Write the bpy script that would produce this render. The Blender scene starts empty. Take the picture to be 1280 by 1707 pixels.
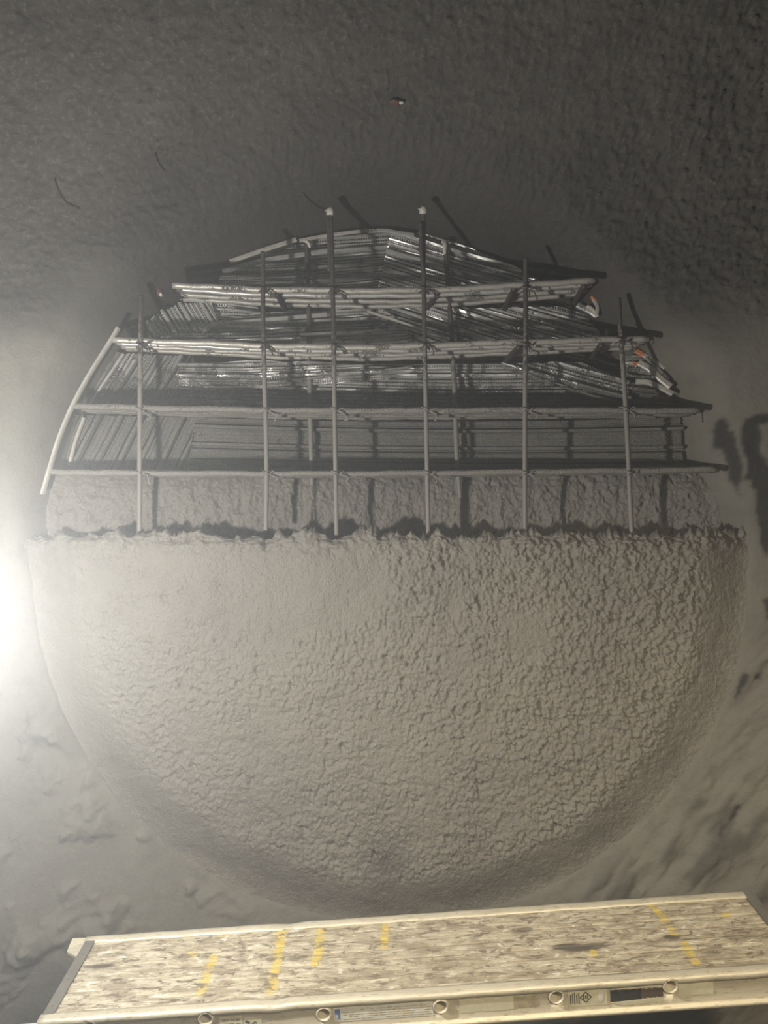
import bpy, bmesh, math, random
import numpy as np
from mathutils import Vector, Matrix
random.seed(7)
RNG = np.random.default_rng(11)
C = bpy.context.scene.collection
H = 2.6            # camera height above the tunnel floor
F = 1260.0         # focal length in pixels of the 1280x1707 frame
def U(px, py, d): return Vector(((px-640)/F*d, d, H-(py-853.5)/F*d))

# ---------------------------------------------------------------- noise
def _h(ix, iy, iz, s):
    n = (ix*374761393 + iy*668265263 + iz*2147483647*3 + s*974634777) & 0xffffffff
    n = ((n ^ (n >> 13))*1274126177) & 0xffffffff
    n = ((n ^ (n >> 16))*2246822519) & 0xffffffff
    return (n ^ (n >> 15)) & 0xffffffff
def perlin(x, y, z=None, s=0):
    x = np.asarray(x, float); y = np.asarray(y, float)
    z = np.zeros_like(x) if z is None else np.asarray(z, float)
    xi = np.floor(x).astype(np.int64); yi = np.floor(y).astype(np.int64); zi = np.floor(z).astype(np.int64)
    xf, yf, zf = x-xi, y-yi, z-zi
    f = lambda t: t*t*t*(t*(t*6-15)+10)
    u, v, w = f(xf), f(yf), f(zf)
    out = 0
    for a in (0, 1):
        for b in (0, 1):
            for c in (0, 1):
                h = _h(xi+a, yi+b, zi+c, s)
                gx = (h & 1023)/511.5-1; gy = ((h >> 10) & 1023)/511.5-1; gz = ((h >> 20) & 1023)/511.5-1
                d = gx*(xf-a)+gy*(yf-b)+gz*(zf-c)
                out = out+d*(u if a else 1-u)*(v if b else 1-v)*(w if c else 1-w)
    return out
def fbm(x, y, f0, octv, s=0, gain=.5):
    o = 0; a = 1
    for k in range(octv):
        o = o+a*perlin(x*f0, y*f0, None, s+k); a *= gain; f0 *= 2.03
    return o
def worley(x, y, s=0):
    """distance to the nearest of one jittered point per unit cell, and that cell's random value"""
    xi = np.floor(x).astype(np.int64); yi = np.floor(y).astype(np.int64); best = np.full(x.shape, 9.); val = np.zeros(x.shape)
    for a in (-1, 0, 1):
        for b in (-1, 0, 1):
            h = _h(xi+a, yi+b, np.zeros_like(xi), s)
            px = xi+a+(h & 1023)/1023.; py = yi+b+((h >> 10) & 1023)/1023.
            d = np.sqrt((px-x)**2+(py-y)**2); m = d < best
            best = np.where(m, d, best); val = np.where(m, ((h >> 20) & 1023)/1023., val)
    return best, val
def sm(a, b, x):
    t = np.clip((x-a)/(b-a), 0, 1); return t*t*(3-2*t)

# ---------------------------------------------------------------- object helpers
def tag(o, label=None, cat=None, group=None, kind=None):
    if label: o['label'] = label
    if cat: o['category'] = cat
    if group: o['group'] = group
    if kind: o['kind'] = kind
    return o
def empty(name, loc, label, cat, group=None, rot=None):
    o = bpy.data.objects.new(name, None); C.objects.link(o); o.empty_display_size = .05
    o.location = loc
    if rot is not None: o.rotation_euler = rot
    return tag(o, label, cat, group)
def link(name, me, mats, parent=None, smooth=True, inv=False):
    for m in (mats if isinstance(mats, (list, tuple)) else [mats]): me.materials.append(m)
    if smooth: me.polygons.foreach_set('use_smooth', [True]*len(me.polygons))
    o = bpy.data.objects.new(name, me); C.objects.link(o)
    if parent:
        o.parent = parent
        if inv: o.matrix_parent_inverse = parent.matrix_basis.inverted()
    return o
def pyd(name, vs, fs, mats, parent=None, smooth=False, inv=True, fm=None):
    me = bpy.data.meshes.new(name); me.from_pydata([tuple(v) for v in vs], [], fs)
    if fm is not None: me.polygons.foreach_set('material_index', fm)
    me.update()
    return link(name, me, mats, parent, smooth, inv)
def grid_mesh(name, P, attrs=None, uv=None):
    """P: (nv,nu,3) array -> quad grid mesh"""
    nv, nu = P.shape[:2]
    me = bpy.data.meshes.new(name)
    me.vertices.add(nv*nu); me.vertices.foreach_set('co', P.reshape(-1).astype(np.float32))
    i = np.arange(nv*nu).reshape(nv, nu)
    q = np.stack([i[:-1, :-1], i[:-1, 1:], i[1:, 1:], i[1:, :-1]], -1).reshape(-1, 4)
    me.loops.add(q.size); me.loops.foreach_set('vertex_index', q.reshape(-1).astype(np.int32))
    me.polygons.add(len(q)); me.polygons.foreach_set('loop_start', (np.arange(len(q))*4).astype(np.int32))
    try: me.polygons.foreach_set('loop_total', np.full(len(q), 4, np.int32))
    except Exception: pass
    for k, a in (attrs or {}).items():
        at = me.attributes.new(k, 'FLOAT', 'POINT'); at.data.foreach_set('value', a.reshape(-1).astype(np.float32))
    me.update(calc_edges=True); me.validate()
    return me
class MB:
    def __init__(s): s.v = []; s.f = []; s.m = []
    def add(s, vs, fs, mi=0):
        b = len(s.v); s.v += [Vector(v) for v in vs]
        s.f += [tuple(b+i for i in f) for f in fs]; s.m += [mi]*len(fs)
    def box(s, x0, x1, y0, y1, z0, z1, mi=0):
        s.add([(x0,y0,z0),(x1,y0,z0),(x1,y1,z0),(x0,y1,z0),(x0,y0,z1),(x1,y0,z1),(x1,y1,z1),(x0,y1,z1)],
              [(0,3,2,1),(4,5,6,7),(0,1,5,4),(1,2,6,5),(2,3,7,6),(3,0,4,7)], mi)
    def tube(s, pts, rad, n=8, mi=0, cap=True):
        pts = [Vector(p) for p in pts]; m = len(pts)
        R_ = rad if isinstance(rad, (list, tuple)) else [rad]*m
        t0 = (pts[1]-pts[0]).normalized()
        up = Vector((0, 0, 1)) if abs(t0.z) < .9 else Vector((1, 0, 0))
        a = t0.cross(up).normalized(); vs = []
        for i in range(m):
            t = (pts[min(i+1, m-1)]-pts[max(i-1, 0)]).normalized()
            a = (a-t*a.dot(t)).normalized(); b = t.cross(a)
            for k in range(n):
                an = 2*math.pi*k/n
                vs.append(pts[i]+(a*math.cos(an)+b*math.sin(an))*R_[i])
        fs = [(i*n+k, i*n+(k+1) % n, (i+1)*n+(k+1) % n, (i+1)*n+k) for i in range(m-1) for k in range(n)]
        if cap: fs += [tuple(range(n-1, -1, -1)), tuple((m-1)*n+k for k in range(n))]
        s.add(vs, fs, mi)
    def loft(s, secs, mi=0, closed=True, cap=True):
        n = len(secs[0]); vs = [v for q in secs for v in q]
        kk = range(n) if closed else range(n-1)
        fs = [(i*n+k, i*n+(k+1) % n, (i+1)*n+(k+1) % n, (i+1)*n+k) for i in range(len(secs)-1) for k in kk]
        if cap and closed: fs += [tuple(range(n-1, -1, -1)), tuple((len(secs)-1)*n+k for k in range(n))]
        s.add(vs, fs, mi)
    def build(s, name, mats, parent=None, smooth=False, inv=True):
        return pyd(name, s.v, s.f, mats, parent, smooth, inv, s.m)
def resample(pts, step):
    pts = [Vector(p) for p in pts]; out = []
    for a, b in zip(pts, pts[1:]):
        n = max(1, int((b-a).length/step))
        out += [a.lerp(b, i/n) for i in range(n)]
    return out+[pts[-1]]
def curve(pts, n=8):
    """catmull-rom through pts"""
    P = [Vector(p) for p in pts]; P = [P[0]*2-P[1]]+P+[P[-1]*2-P[-2]]; out = []
    for i in range(1, len(P)-2):
        for k in range(n):
            t = k/n; a, b, c, d = P[i-1:i+3]
            out.append(.5*((2*b)+(c-a)*t+(2*a-5*b+4*c-d)*t*t+(3*b-a-3*c+d)*t**3))
    return out+[P[-2]]

# ---------------------------------------------------------------- materials
class NT:
    def __init__(s, name):
        s.m = bpy.data.materials.new(name); s.m.use_nodes = True; s.t = s.m.node_tree
        s.b = s.t.nodes['Principled BSDF']
    def n(s, typ, **k):
        q = s.t.nodes.new('ShaderNode'+typ)
        for a, v in k.items():
            if a in q.inputs.keys() if isinstance(a, str) else False: pass
            setattr(q, a, v)
        return q
    def l(s, a, b): s.t.links.new(a, b)
    def val(s, inp, v):
        if hasattr(v, 'is_output'): s.l(v, inp)
        elif isinstance(v, (tuple, list)): inp.default_value = (*v, 1) if len(v) == 3 and len(inp.default_value) == 4 else v
        else: inp.default_value = v
    def pos(s, scale=(1, 1, 1), obj=False, uv=False, rot=(0, 0, 0)):
        if obj or uv:
            o = s.n('TexCoord').outputs['UV' if uv else 'Object']
        else: o = s.n('NewGeometry').outputs['Position']
        m = s.n('Mapping'); s.l(o, m.inputs[0]); m.inputs['Scale'].default_value = scale; m.inputs['Rotation'].default_value = rot
        return m.outputs[0]
    def noise(s, co, scale, detail=4, rough=.55, dist=0):
        q = s.n('TexNoise'); s.l(co, q.inputs['Vector']); q.inputs['Scale'].default_value = scale
        q.inputs['Detail'].default_value = detail; q.inputs['Roughness'].default_value = rough; q.inputs['Distortion'].default_value = dist
        return q.outputs['Fac']
    def ramp(s, fac, stops):
        r = s.n('ValToRGB'); s.l(fac, r.inputs[0]); e = r.color_ramp.elements
        while len(e) < len(stops): e.new(.5)
        for q, (p, c) in zip(e, stops):
            q.position = p; q.color = (*c, 1) if isinstance(c, tuple) else (c, c, c, 1)
        return r.outputs[0]
    def mix(s, f, a, b, mode='MIX'):
        q = s.n('Mix', data_type='RGBA', blend_type=mode)
        s.val(q.inputs[0], f); s.val(q.inputs[6], a); s.val(q.inputs[7], b)
        return q.outputs[2]
    def math(s, op, a, b=0.0, c=0.0, clamp=False):
        q = s.n('Math', operation=op, use_clamp=clamp); s.val(q.inputs[0], a); s.val(q.inputs[1], b); s.val(q.inputs[2], c)
        return q.outputs[0]
    def attr(s, name):
        q = s.n('Attribute'); q.attribute_name = name; return q.outputs['Fac']
    def bump(s, h, strength, dist, prev=None):
        q = s.n('Bump'); s.l(h, q.inputs['Height']); q.inputs['Strength'].default_value = strength; q.inputs['Distance'].default_value = dist
        if prev: s.l(prev, q.inputs['Normal'])
        return q.outputs[0]
    def out(s, col=None, rough=None, metal=None, normal=None, spec=None):
        for k, v in (('Base Color', col), ('Roughness', rough), ('Metallic', metal), ('Normal', normal), ('Specular IOR Level', spec)):
            if v is not None: s.val(s.b.inputs[k], v)
        return s.m
SHOT = (.235, .215, .182)      # wet shotcrete
def m_shotcrete():
    t = NT('wet_shotcrete'); p = t.pos()
    a = t.noise(p, 2.3, 4, .6); b = t.noise(p, 26, 4, .6); f = t.noise(p, 240, 3, .6)
    col = t.mix(t.ramp(a, [(.35, 0.), (.65, 1.)]), (.190, .172, .146), (.240, .223, .183))
    col = t.mix(t.ramp(b, [(.3, .0), (.75, .6)]), col, (.275, .258, .218))
    wet = t.attr('wet')
    col = t.mix(wet, col, (.15, .13, .12))
    v = t.n('TexVoronoi'); t.l(t.pos((1, 1, .8)), v.inputs['Vector']); v.inputs['Scale'].default_value = 150
    n = t.bump(b, .35, .006); n = t.bump(v.outputs['Distance'], -.5, .004, n) if False else t.bump(t.math('SUBTRACT', 1., v.outputs['Distance']), .55, .004, n); n = t.bump(f, .5, .0025, n)
    r = t.math('SUBTRACT', t.ramp(b, [(.3, .5), (.7, .72)]), t.math('MULTIPLY', wet, .3))
    return t.out(col, r, None, n, .5)
def m_wall():
    t = NT('tunnel_lining'); p = t.pos()
    a = t.noise(p, 1.7, 5, .6); b = t.noise(p, 62, 5, .7); f = t.noise(p, 260, 3, .6); c = t.noise(p, 14, 4, .65)
    old = t.mix(t.ramp(a, [(.35, 0.), (.65, 1.)]), (.092, .083, .073), (.132, .120, .104))
    old = t.mix(t.ramp(b, [(.52, .0), (.70, .7)]), old, (.27, .255, .225))
    old = t.mix(t.ramp(c, [(.3, .35), (.5, 0.)]), old, (.028, .025, .022))
    new = t.mix(t.ramp(a, [(.35, 0.), (.65, 1.)]), (.19, .178, .148), (.235, .222, .180))
    new = t.mix(t.ramp(c, [(.32, .35), (.5, 0.)]), new, (.135, .12, .10))
    col = t.mix(t.attr('spray'), old, new)
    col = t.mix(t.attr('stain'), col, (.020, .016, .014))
    n = t.bump(b, .7, .006); n = t.bump(f, .5, .002, n)
    return t.out(col, .62, None, n, .45)
def m_metal(name='galvanised_steel', base=(.82, .81, .77), rough=.30, web=False, splash=1.0, met0=.5):
    t = NT(name); p = t.pos()
    a = t.noise(p, 60, 4, .7); g = t.noise(p, 9, 5, .65); sp = t.noise(p, 170, 3, .6)
    col = t.mix(t.ramp(a, [(.35, 0.), (.7, 1.)]), tuple(c*.72 for c in base), base)
    rr = t.ramp(a, [(.3, rough+.14), (.7, rough-.06)]); hgt = a
    if web:
        uv = t.n('TexCoord').outputs['UV']; s = t.n('SeparateXYZ'); t.l(uv, s.inputs[0])
        fx = t.math('FRACT', t.math('MULTIPLY', s.outputs[0], 95.)); fy = t.math('FRACT', t.math('MULTIPLY', s.outputs[1], 120.))
        hole = t.math('MULTIPLY', t.math('GREATER_THAN', fx, .26), t.math('GREATER_THAN', fy, .22))
        hgt = t.math('SUBTRACT', a, t.math('MULTIPLY', hole, .5))
    # concrete spatter, heavier on everything near the sprayed shelf
    z = t.n('SeparateXYZ'); t.l(t.n('NewGeometry').outputs['Position'], z.inputs[0])
    amt = t.n('MapRange'); t.l(z.outputs[2], amt.inputs[0])
    for i, v in enumerate((H+.66, H+.34, -.14, .22)): amt.inputs[i+1].default_value = v
    mk = t.math('ADD', g, amt.outputs[0]); mk = t.math('ADD', mk, t.math('MULTIPLY', t.math('SUBTRACT', sp, .5), .5))
    mk = t.math('MULTIPLY', t.ramp(mk, [(.46, 0.), (.56, 1.)]), .85*splash)
    col = t.mix(mk, col, t.mix(t.ramp(sp, [(.35, 0.), (.65, 1.)]), (.115, .105, .09), (.23, .215, .18)))
    met = t.math('SUBTRACT', met0, t.math('MULTIPLY', mk, met0), clamp=True)
    rr = t.mix(mk, rr, (.5, .5, .5))
    n = t.bump(hgt, .5 if web else .25, .0015); n = t.bump(t.math('MULTIPLY', t.math('ADD', sp, g), mk), 1., .009, n)
    if web:      # the slots of the expanded metal are open
        tr = t.n('BsdfTransparent'); mx = t.n('MixShader'); o_ = t.t.nodes['Material Output']
        t.l(t.math('MULTIPLY', hole, t.math('SUBTRACT', 1., t.math('MULTIPLY', mk, .75))), mx.inputs[0]); t.l(t.b.outputs[0], mx.inputs[1]); t.l(tr.outputs[0], mx.inputs[2]); t.l(mx.outputs[0], o_.inputs[0])
    return t.out(col, rr, met, n)
def m_rebar():
    t = NT('spattered_rebar'); p = t.pos()
    a = t.noise(p, 70, 3, .6); z = t.n('SeparateXYZ'); t.l(t.n('NewGeometry').outputs['Position'], z.inputs[0])
    amt = t.n('MapRange'); t.l(z.outputs[2], amt.inputs[0])
    for i, v in enumerate((H+.82, H+.35, -.2, .35)): amt.inputs[i+1].default_value = v
    mk = t.ramp(t.math('ADD', a, amt.outputs[0]), [(.45, 0.), (.62, 1.)])
    col = t.mix(t.ramp(a, [(.35, 0.), (.65, 1.)]), (.055, .042, .036), (.10, .085, .075))
    col = t.mix(mk, col, (.25, .235, .205))
    return t.out(col, .55, None, t.bump(a, .5, .002))
def m_simple(name, col, rough=.6, metal=0., var=.25, scale=40, bump=.3):
    t = NT(name); p = t.pos(obj=True); a = t.noise(p, scale, 4, .6)
    c = t.mix(t.ramp(a, [(.3, 0.), (.7, 1.)]), tuple(q*(1-var) for q in col), tuple(min(1, q*(1+var)) for q in col))
    return t.out(c, rough, metal, t.bump(a, bump, .002))
def m_deck():
    t = NT('weathered_deck'); p = t.pos((5, 60, 60), obj=True); q = t.pos((1, 1, 1), obj=True); w = t.pos((2.5, 9, 9), obj=True)
    a = t.noise(p, 1.6, 6, .7, .3); b = t.noise(w, 3.2, 6, .72, .6); c = t.noise(t.pos((9, 26, 26), obj=True), 2.2, 5, .75, .8); l = t.noise(q, 1.6, 3, .5)
    col = t.mix(t.ramp(a, [(.3, 0.), (.68, 1.)]), (.38, .325, .22), (.74, .68, .52))
    col = t.mix(t.ramp(b, [(.48, 0.), (.56, .8)]), col, (.33, .275, .19))
    col = t.mix(t.ramp(c, [(.54, 0.), (.585, .9)]), col, (.17, .14, .10))
    col = t.mix(t.ramp(c, [(.36, .9), (.43, 0.)]), col, (.82, .79, .67))
    col = t.mix(t.ramp(l, [(.4, .0), (.65, .35)]), col, (.33, .27, .17))
    col = t.mix(t.math('MULTIPLY', t.attr('stain'), t.ramp(b, [(.25, .3), (.5, 1.)])), col, (.13, .11, .085))
    yl = t.math('MULTIPLY', t.attr('yellow'), t.ramp(a, [(.38, .1), (.50, 1.)])); yl = t.math('MULTIPLY', yl, t.ramp(c, [(.50, 1.), (.56, .15)]))
    col = t.mix(t.math('MULTIPLY', yl, .85), col, (.70, .53, .09))
    n = t.bump(a, .5, .003); n = t.bump(c, .4, .002, n)
    return t.out(col, .6, None, n)
def m_rail():
    t = NT('dusty_aluminium_rail'); p = t.pos((4, 20, 20), obj=True)
    a = t.noise(p, 2.5, 5, .65); b = t.noise(p, 9, 4, .7)
    col = t.mix(t.ramp(a, [(.35, 0.), (.65, 1.)]), (.68, .62, .47), (.80, .745, .58))
    col = t.mix(t.ramp(b, [(.56, 0.), (.66, .6)]), col, (.30, .25, .16))
    return t.out(col, .5, .25, t.bump(b, .3, .0015))
M = dict(lip=m_metal('dusty_shelf_rib', (.60, .575, .51), .42, False, .8, .35), shot=m_shotcrete(), wall=m_wall(), metal=m_metal(), web=m_metal('expanded_metal_web', (.62, .61, .58), .36, True),
         dull=m_metal('spattered_galvanised', (.50, .49, .45), .45, False, 1.), rebar=m_rebar(), deck=m_deck(), rail=m_rail(),
         strip=m_simple('pale_strip', (.62, .59, .52), .45, .25, .15, 30), wire=m_simple('tie_wire_steel', (.07, .055, .05), .5, .3),
         orange=m_simple('orange_paint', (.62, .20, .09), .5), pale=m_simple('pale_plastic_cap', (.66, .64, .55), .5),
         brown=m_simple('brown_cap', (.16, .07, .05), .6), steel=m_simple('end_plate_steel', (.25, .235, .205), .5, .3, .2, 12),
         label=m_simple('paper_label', (.66, .63, .46), .6, 0, .10, 60, .1), white=m_simple('white_label', (.72, .72, .66), .6, 0, .12, 60, .1),
         ink=m_simple('label_ink', (.10, .095, .08), .6), blue=m_simple('blue_ink', (.10, .19, .42), .6), black=m_simple('worn_black_label', (.045, .047, .047), .45, 0, .6, 60),
         bore=m_simple('tube_bore', (.10, .075, .05), .7), tan=m_simple('tan_worn_sticker', (.42, .365, .24), .65, 0, .3, 30),
         lamp=m_simple('lamp_black_plastic', (.03, .03, .03), .5), floor=m_simple('floor_mud', (.10, .09, .08), .7, 0, .3, 6, .6))

# ---------------------------------------------------------------- the place in numbers (camera-relative height Z)
def yb(X): return 3.0-.08*np.minimum(np.square(X), 2.6)          # plane of the front bars and shelf lips
def ybk(X): return 3.28-.15*np.minimum(np.square(X), 2.0)       # back of the niche
CX, CZ, RX, RZ = .024, -.22, 1.35, 1.40
def rr(X, Z): return np.sqrt(np.square((X-CX)/RX)+np.square((Z-CZ)/RZ))*1.40
def Uon(px, py, fn, off=0.):
    d = 3.1
    for _ in range(8): d = float(fn((px-640)/F*d))+off
    return U(px, py, d)
def XZ(px, py, fn=ybk, off=0.):
    v = Uon(px, py, fn, off); return np.array([v.x, v.z])
def inpoly(X, Z, poly):
    r = np.zeros(X.shape, bool); n = len(poly)
    for i in range(n):
        (x0, z0), (x1, z1) = poly[i], poly[(i+1) % n]
        c = ((z0 > Z) != (z1 > Z)) & (X < (x1-x0)*(Z-z0)/((z1-z0) if z1 != z0 else 1e-9)+x0)
        r ^= c
    return r
def hole(X, dz):
    th = np.degrees(np.arctan2((X-CX)/RX, dz/RZ))
    ri = np.interp(th, [-180, -95, -74, -64, -45, -30, -17, -3, 16, 29, 44, 60, 72, 95, 180], [1.355, 1.355, 1.39, 1.43, 1.44, 1.405, 1.415, 1.42, 1.39, 1.37, 1.31, 1.365, 1.30, 1.355, 1.355])
    wd = np.interp(np.abs(th), [0, 40, 70, 92, 180], [.34, .30, .22, .06, .06])
    return ri, np.maximum(wd, 1.400-ri)
def wall_y(X, Z):
    r = rr(X, Z); dz = (Z-CZ)
    top = sm(.35, 1., dz/np.maximum(r, .1))
    ri, wd = hole(X, dz)
    t = np.clip((r-ri)/wd, 0, 1)
    q = r-1.40
    out = yb(X)+.005-.26*np.clip(q, 0, .5)*(1-.75*top)-.03*np.clip(q-.5, 0, 2)
    zz = Z-1.16; out = out-.55*np.log1p(np.exp(np.clip(zz*14, -30, 30)))/14
    inn = ybk(X)+.12
    k = np.interp(wd, [.06, .2], [2, 4.2])
    return out+(inn-out)*(1-t)**k
def axis(lo, a, b, hi, fine, coarse):
    return np.concatenate([np.arange(lo, a, coarse), np.arange(a, b, fine), np.arange(b, hi+coarse, coarse)])
def wsurf(px, py, o=0.):
    d = 3.0
    for _ in range(25):
        d = .6*d+.4*(float(wall_y(np.array((px-640)/F*d), np.array(-(py-853.5)/F*d)))+o)
    return U(px, py, d)
xs = axis(-3.6, -1.68, 1.75, 3.6, .0072, .05); zs = axis(-2.6, -1.95, 2.0, 2.0, .0072, .05)
X, Z = np.meshgrid(xs, zs)
r = rr(X, Z)
Y = wall_y(X, Z)
wv = fbm(X, Z, 2.2, 3, 40)
sprayR = 1.62+.16*wv+.12*np.sin(3.1*Z)
side = sm(.75, -.2, Z)                                      # lower half was sprayed much wider
spray = sm(sprayR+.12+1.5*side, sprayR-.12+1.1*side, r+.0*X)
spray = spray*(.0+1.*sm(.86, .50, Z+.10*wv-.10*X-.75*sm(-.75, -1.3, X)))  # overspray tone carried higher at far left, lightening the wall for haze glow
spray = np.where((X < -.2), spray*.9, spray)
spray = np.where(Z > .17, spray*sm(-.03, .01, r-hole(X, Z-CZ)[0]), spray)
# brushed overspray band right of the opening
rough_old = (fbm(X, Z, 30, 4, 3, .7))*.007+fbm(X, Z, 5, 3, 9)*.014*.6+np.maximum(0, fbm(X, Z, 60, 3, 14)-.12)*.016
rough_old = rough_old*(1+.9*sm(.6, 1.5, X)*sm(-.2, .9, Z))
smooth_new = fbm(X*1., Z, 9, 3, 21)*.006+fbm(X, Z, 55, 2, 27)*.0012
ux, uz = (X*.60+Z*.80), (-X*.80+Z*.60)                     # streaks run up to the right in the lower right
stk = fbm(ux*2.2, uz*9, 1.0, 4, 31, .6)
lowr = sm(.35, .9, X)*sm(-.25, -.6, Z)*sm(1.40, 1.5, r)
lowl = sm(-.35, -.9, X)*sm(-.35, -.8, Z)*sm(1.38, 1.46, r)
chunk = np.clip(fbm(X*1.0+Z*.6, Z*1.0-X*.6, 3.2, 4, 77, .55)-.05, 0, 1)
Y = Y-(rough_old*(1-spray)+smooth_new*spray)*sm(1.36, 1.44, r)-lowr*(.028*stk)-lowl*.11*chunk
stain = np.zeros_like(X)
dn = fbm(X, Z, 20, 4, 51, .6)*.014
for poly in ([(1205,692),(1190,712),(1192,742),(1207,765),(1214,790),(1224,815),(1232,828),(1231,812),(1238,800),(1236,770),(1226,728),(1214,715)],
             [(1235,712),(1246,696),(1262,690),(1290,688),(1290,702),(1266,704),(1268,730),(1272,762),(1290,776),(1290,905),(1276,930),(1266,880),(1259,820),(1256,800),(1246,797),(1250,775),(1240,752)],
             [(1238,1124),(1250,1126),(1232,1160),(1222,1170)], [(1262,1124),(1272,1124),(1270,1136),(1260,1134)],
             [(1228,1340),(1236,1342),(1222,1366),(1214,1364)], [(1204,1372),(1210,1374),(1200,1394),(1196,1392)],
             [(1275,1000),(1290,990),(1290,1040),(1277,1030)]):
    P = [(v.x, v.z-H) for v in (wsurf(a, b) for a, b in poly)]
    stain = np.maximum(stain, inpoly(X+dn, Z+dn*.7, P).astype(float))
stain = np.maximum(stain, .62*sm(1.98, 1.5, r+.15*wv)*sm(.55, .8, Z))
stain = np.maximum(stain, lowr*.55*sm(.12, .34, stk))
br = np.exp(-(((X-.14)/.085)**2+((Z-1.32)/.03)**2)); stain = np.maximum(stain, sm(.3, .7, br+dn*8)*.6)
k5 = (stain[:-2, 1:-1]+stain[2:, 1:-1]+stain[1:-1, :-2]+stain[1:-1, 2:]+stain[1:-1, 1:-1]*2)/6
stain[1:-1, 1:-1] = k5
Y = Y+.004*stain*(X > 1)
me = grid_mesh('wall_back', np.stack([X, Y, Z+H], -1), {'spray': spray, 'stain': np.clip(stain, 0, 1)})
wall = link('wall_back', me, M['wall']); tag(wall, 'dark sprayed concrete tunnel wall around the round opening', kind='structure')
# vault overhead and behind, floor
topY = Y[-1]; n = 26; zt = zs[-1]
P = np.zeros((n, len(xs), 3)); th = np.linspace(0, 1, n)
yfar, ztop = -2.2, 3.15
for i, t_ in enumerate(th):
    a = t_*math.pi*.93
    yc = (topY+yfar)/2; ry = (topY-yfar)/2
    P[i, :, 0] = xs; P[i, :, 1] = yc+ry*math.cos(a); P[i, :, 2] = H+zt+(ztop-zt)*math.sin(a)
me = grid_mesh('ceiling', P[:, ::6], {'spray': np.zeros_like(P[:, ::6, 0]), 'stain': np.zeros_like(P[:, ::6, 0])})
tag(link('ceiling', me, M['wall']), kind='structure')
fx, fy = np.meshgrid(np.linspace(-3.6, 3.6, 90), np.linspace(-2.2, 3.2, 70))
me = grid_mesh('floor', np.stack([fx, fy, fbm(fx, fy, 2.2, 4, 5)*.05-.02], -1))
tag(link('floor', me, M['floor']), kind='structure')

# ---------------------------------------------------------------- shotcrete fill
fxs = np.arange(-1.42, 1.46, .0048)
crest = -.088+.030*fbm(fxs, fxs*0+3, 3.5, 3, 61)+.026*fbm(fxs, fxs*0, 16, 3, 62)+.010*sm(.95, 1.3, fxs)
crest += .016*np.sign(fbm(fxs, fxs*0+8, 9, 2, 64))*np.abs(fbm(fxs, fxs*0+8, 9, 2, 64))**.6
crest += .02*np.exp(-((fxs+.32)/.06)**2)
def rowsec():
    rows = []
    for z in np.arange(-1.78, -.13, .0048): rows.append(('front', z))
    for t_ in np.linspace(0, 1, 16)[1:]: rows.append(('up', t_))
    for t_ in np.linspace(0, 1, 34)[1:]: rows.append(('ledge', t_))
    for t_ in np.linspace(0, 1, 50)[1:]: rows.append(('back', t_))
    return rows
rows = rowsec(); nv = len(rows)
FX = np.tile(fxs, (nv, 1)); FY = np.zeros_like(FX); FZ = np.zeros_like(FX)
K = np.zeros(nv, int)
def front(Xa, Za):
    q = rr(Xa, Za)
    return yb(Xa)-.045-.03*(1-np.minimum(q/1.4, 1)**2)+.055*sm(1.20, 1.40, q)
for i, (k, t_) in enumerate(rows):
    if k == 'front': FZ[i] = t_; FY[i] = front(fxs, FZ[i])
    elif k == 'up': FZ[i] = -.13+(crest+.13)*t_; FY[i] = front(fxs, FZ[i])+.02*t_*t_
    elif k == 'ledge':
        y0 = front(fxs, crest)+.02; y1 = ybk(fxs)-.035
        FY[i] = y0+(y1-y0)*t_; FZ[i] = crest-.05*math.sin(math.pi*t_)-.008*t_
    else: FZ[i] = crest-.008+(.172-crest)*t_; FY[i] = ybk(fxs)-.035-.012*math.sin(math.pi*t_)+.02*t_**6
    K[i] = dict(front=0, up=0, ledge=1, back=2)[k]
Kc = K[:, None]
# patches of trowelled and of popcorn surface
pt = fbm(FX*1.1, FZ, 2.6, 4, 71)
rmask = sm(-.16, .26, pt+.25*sm(.1, 1.0, FX)+.10+.12-.62*np.exp(-(((FX+.42)/.30)**2+((FZ+.36)/.20)**2))-.45*np.exp(-(((FX-.53)/.09)**2+((FZ+.46)/.15)**2))-.35*np.exp(-(((FX-.10)/.28)**2+((FZ+.60)/.07)**2))-.4*np.exp(-(((FX-.62)/.06)**2+((FZ+.17)/.06)**2)))
rmask = np.maximum(rmask, .20+.35*sm(-.55, -.95, FZ)+.2*sm(.2, .9, FX))
rmask = np.where(Kc == 0, rmask*(1-.8*sm(1.18, 1.27, rr(FX, FZ)+.05*pt)), 1)
wx = FX+.012*perlin(FX*22, FZ*22, None, 5); wz = FZ+.012*perlin(FX*22, FZ*22, None, 6)
wz = wz*.82+.22*wx
d1, v1 = worley(wx*78, wz*70, 81); d2, v2 = worley(wx*118, wz*105, 82)
lump = np.clip(1-1.15*d1, 0, 1)*(.35+.95*v1); lump2 = np.clip(1-1.15*d2, 0, 1)*(.4+.9*v2)
pits = np.maximum(0, fbm(wx, wz, 34, 3, 83, .6)-.12)
disp = rmask*(.8+.45*sm(-.2, .9, FX+FZ*.4+.3))*(.0100*lump+.0075*lump2+.007*fbm(wx, wz, 44, 3, 84, .6)-.034*pits)+.016*fbm(FX, FZ, 3.4, 3, 90)+.0016*fbm(FX, FZ, 60, 2, 95)
disp += .006*np.clip(fbm(FX*1.2+FZ*.5, FZ*1.2, 7, 3, 97), -.2, .3)*(1-rmask)
near = np.exp(-((FZ-crest[None])/.05)**2)*(Kc <= 1)
disp += near*(.034*fbm(FX, FZ+FY, 17, 3, 101, .6))
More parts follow.
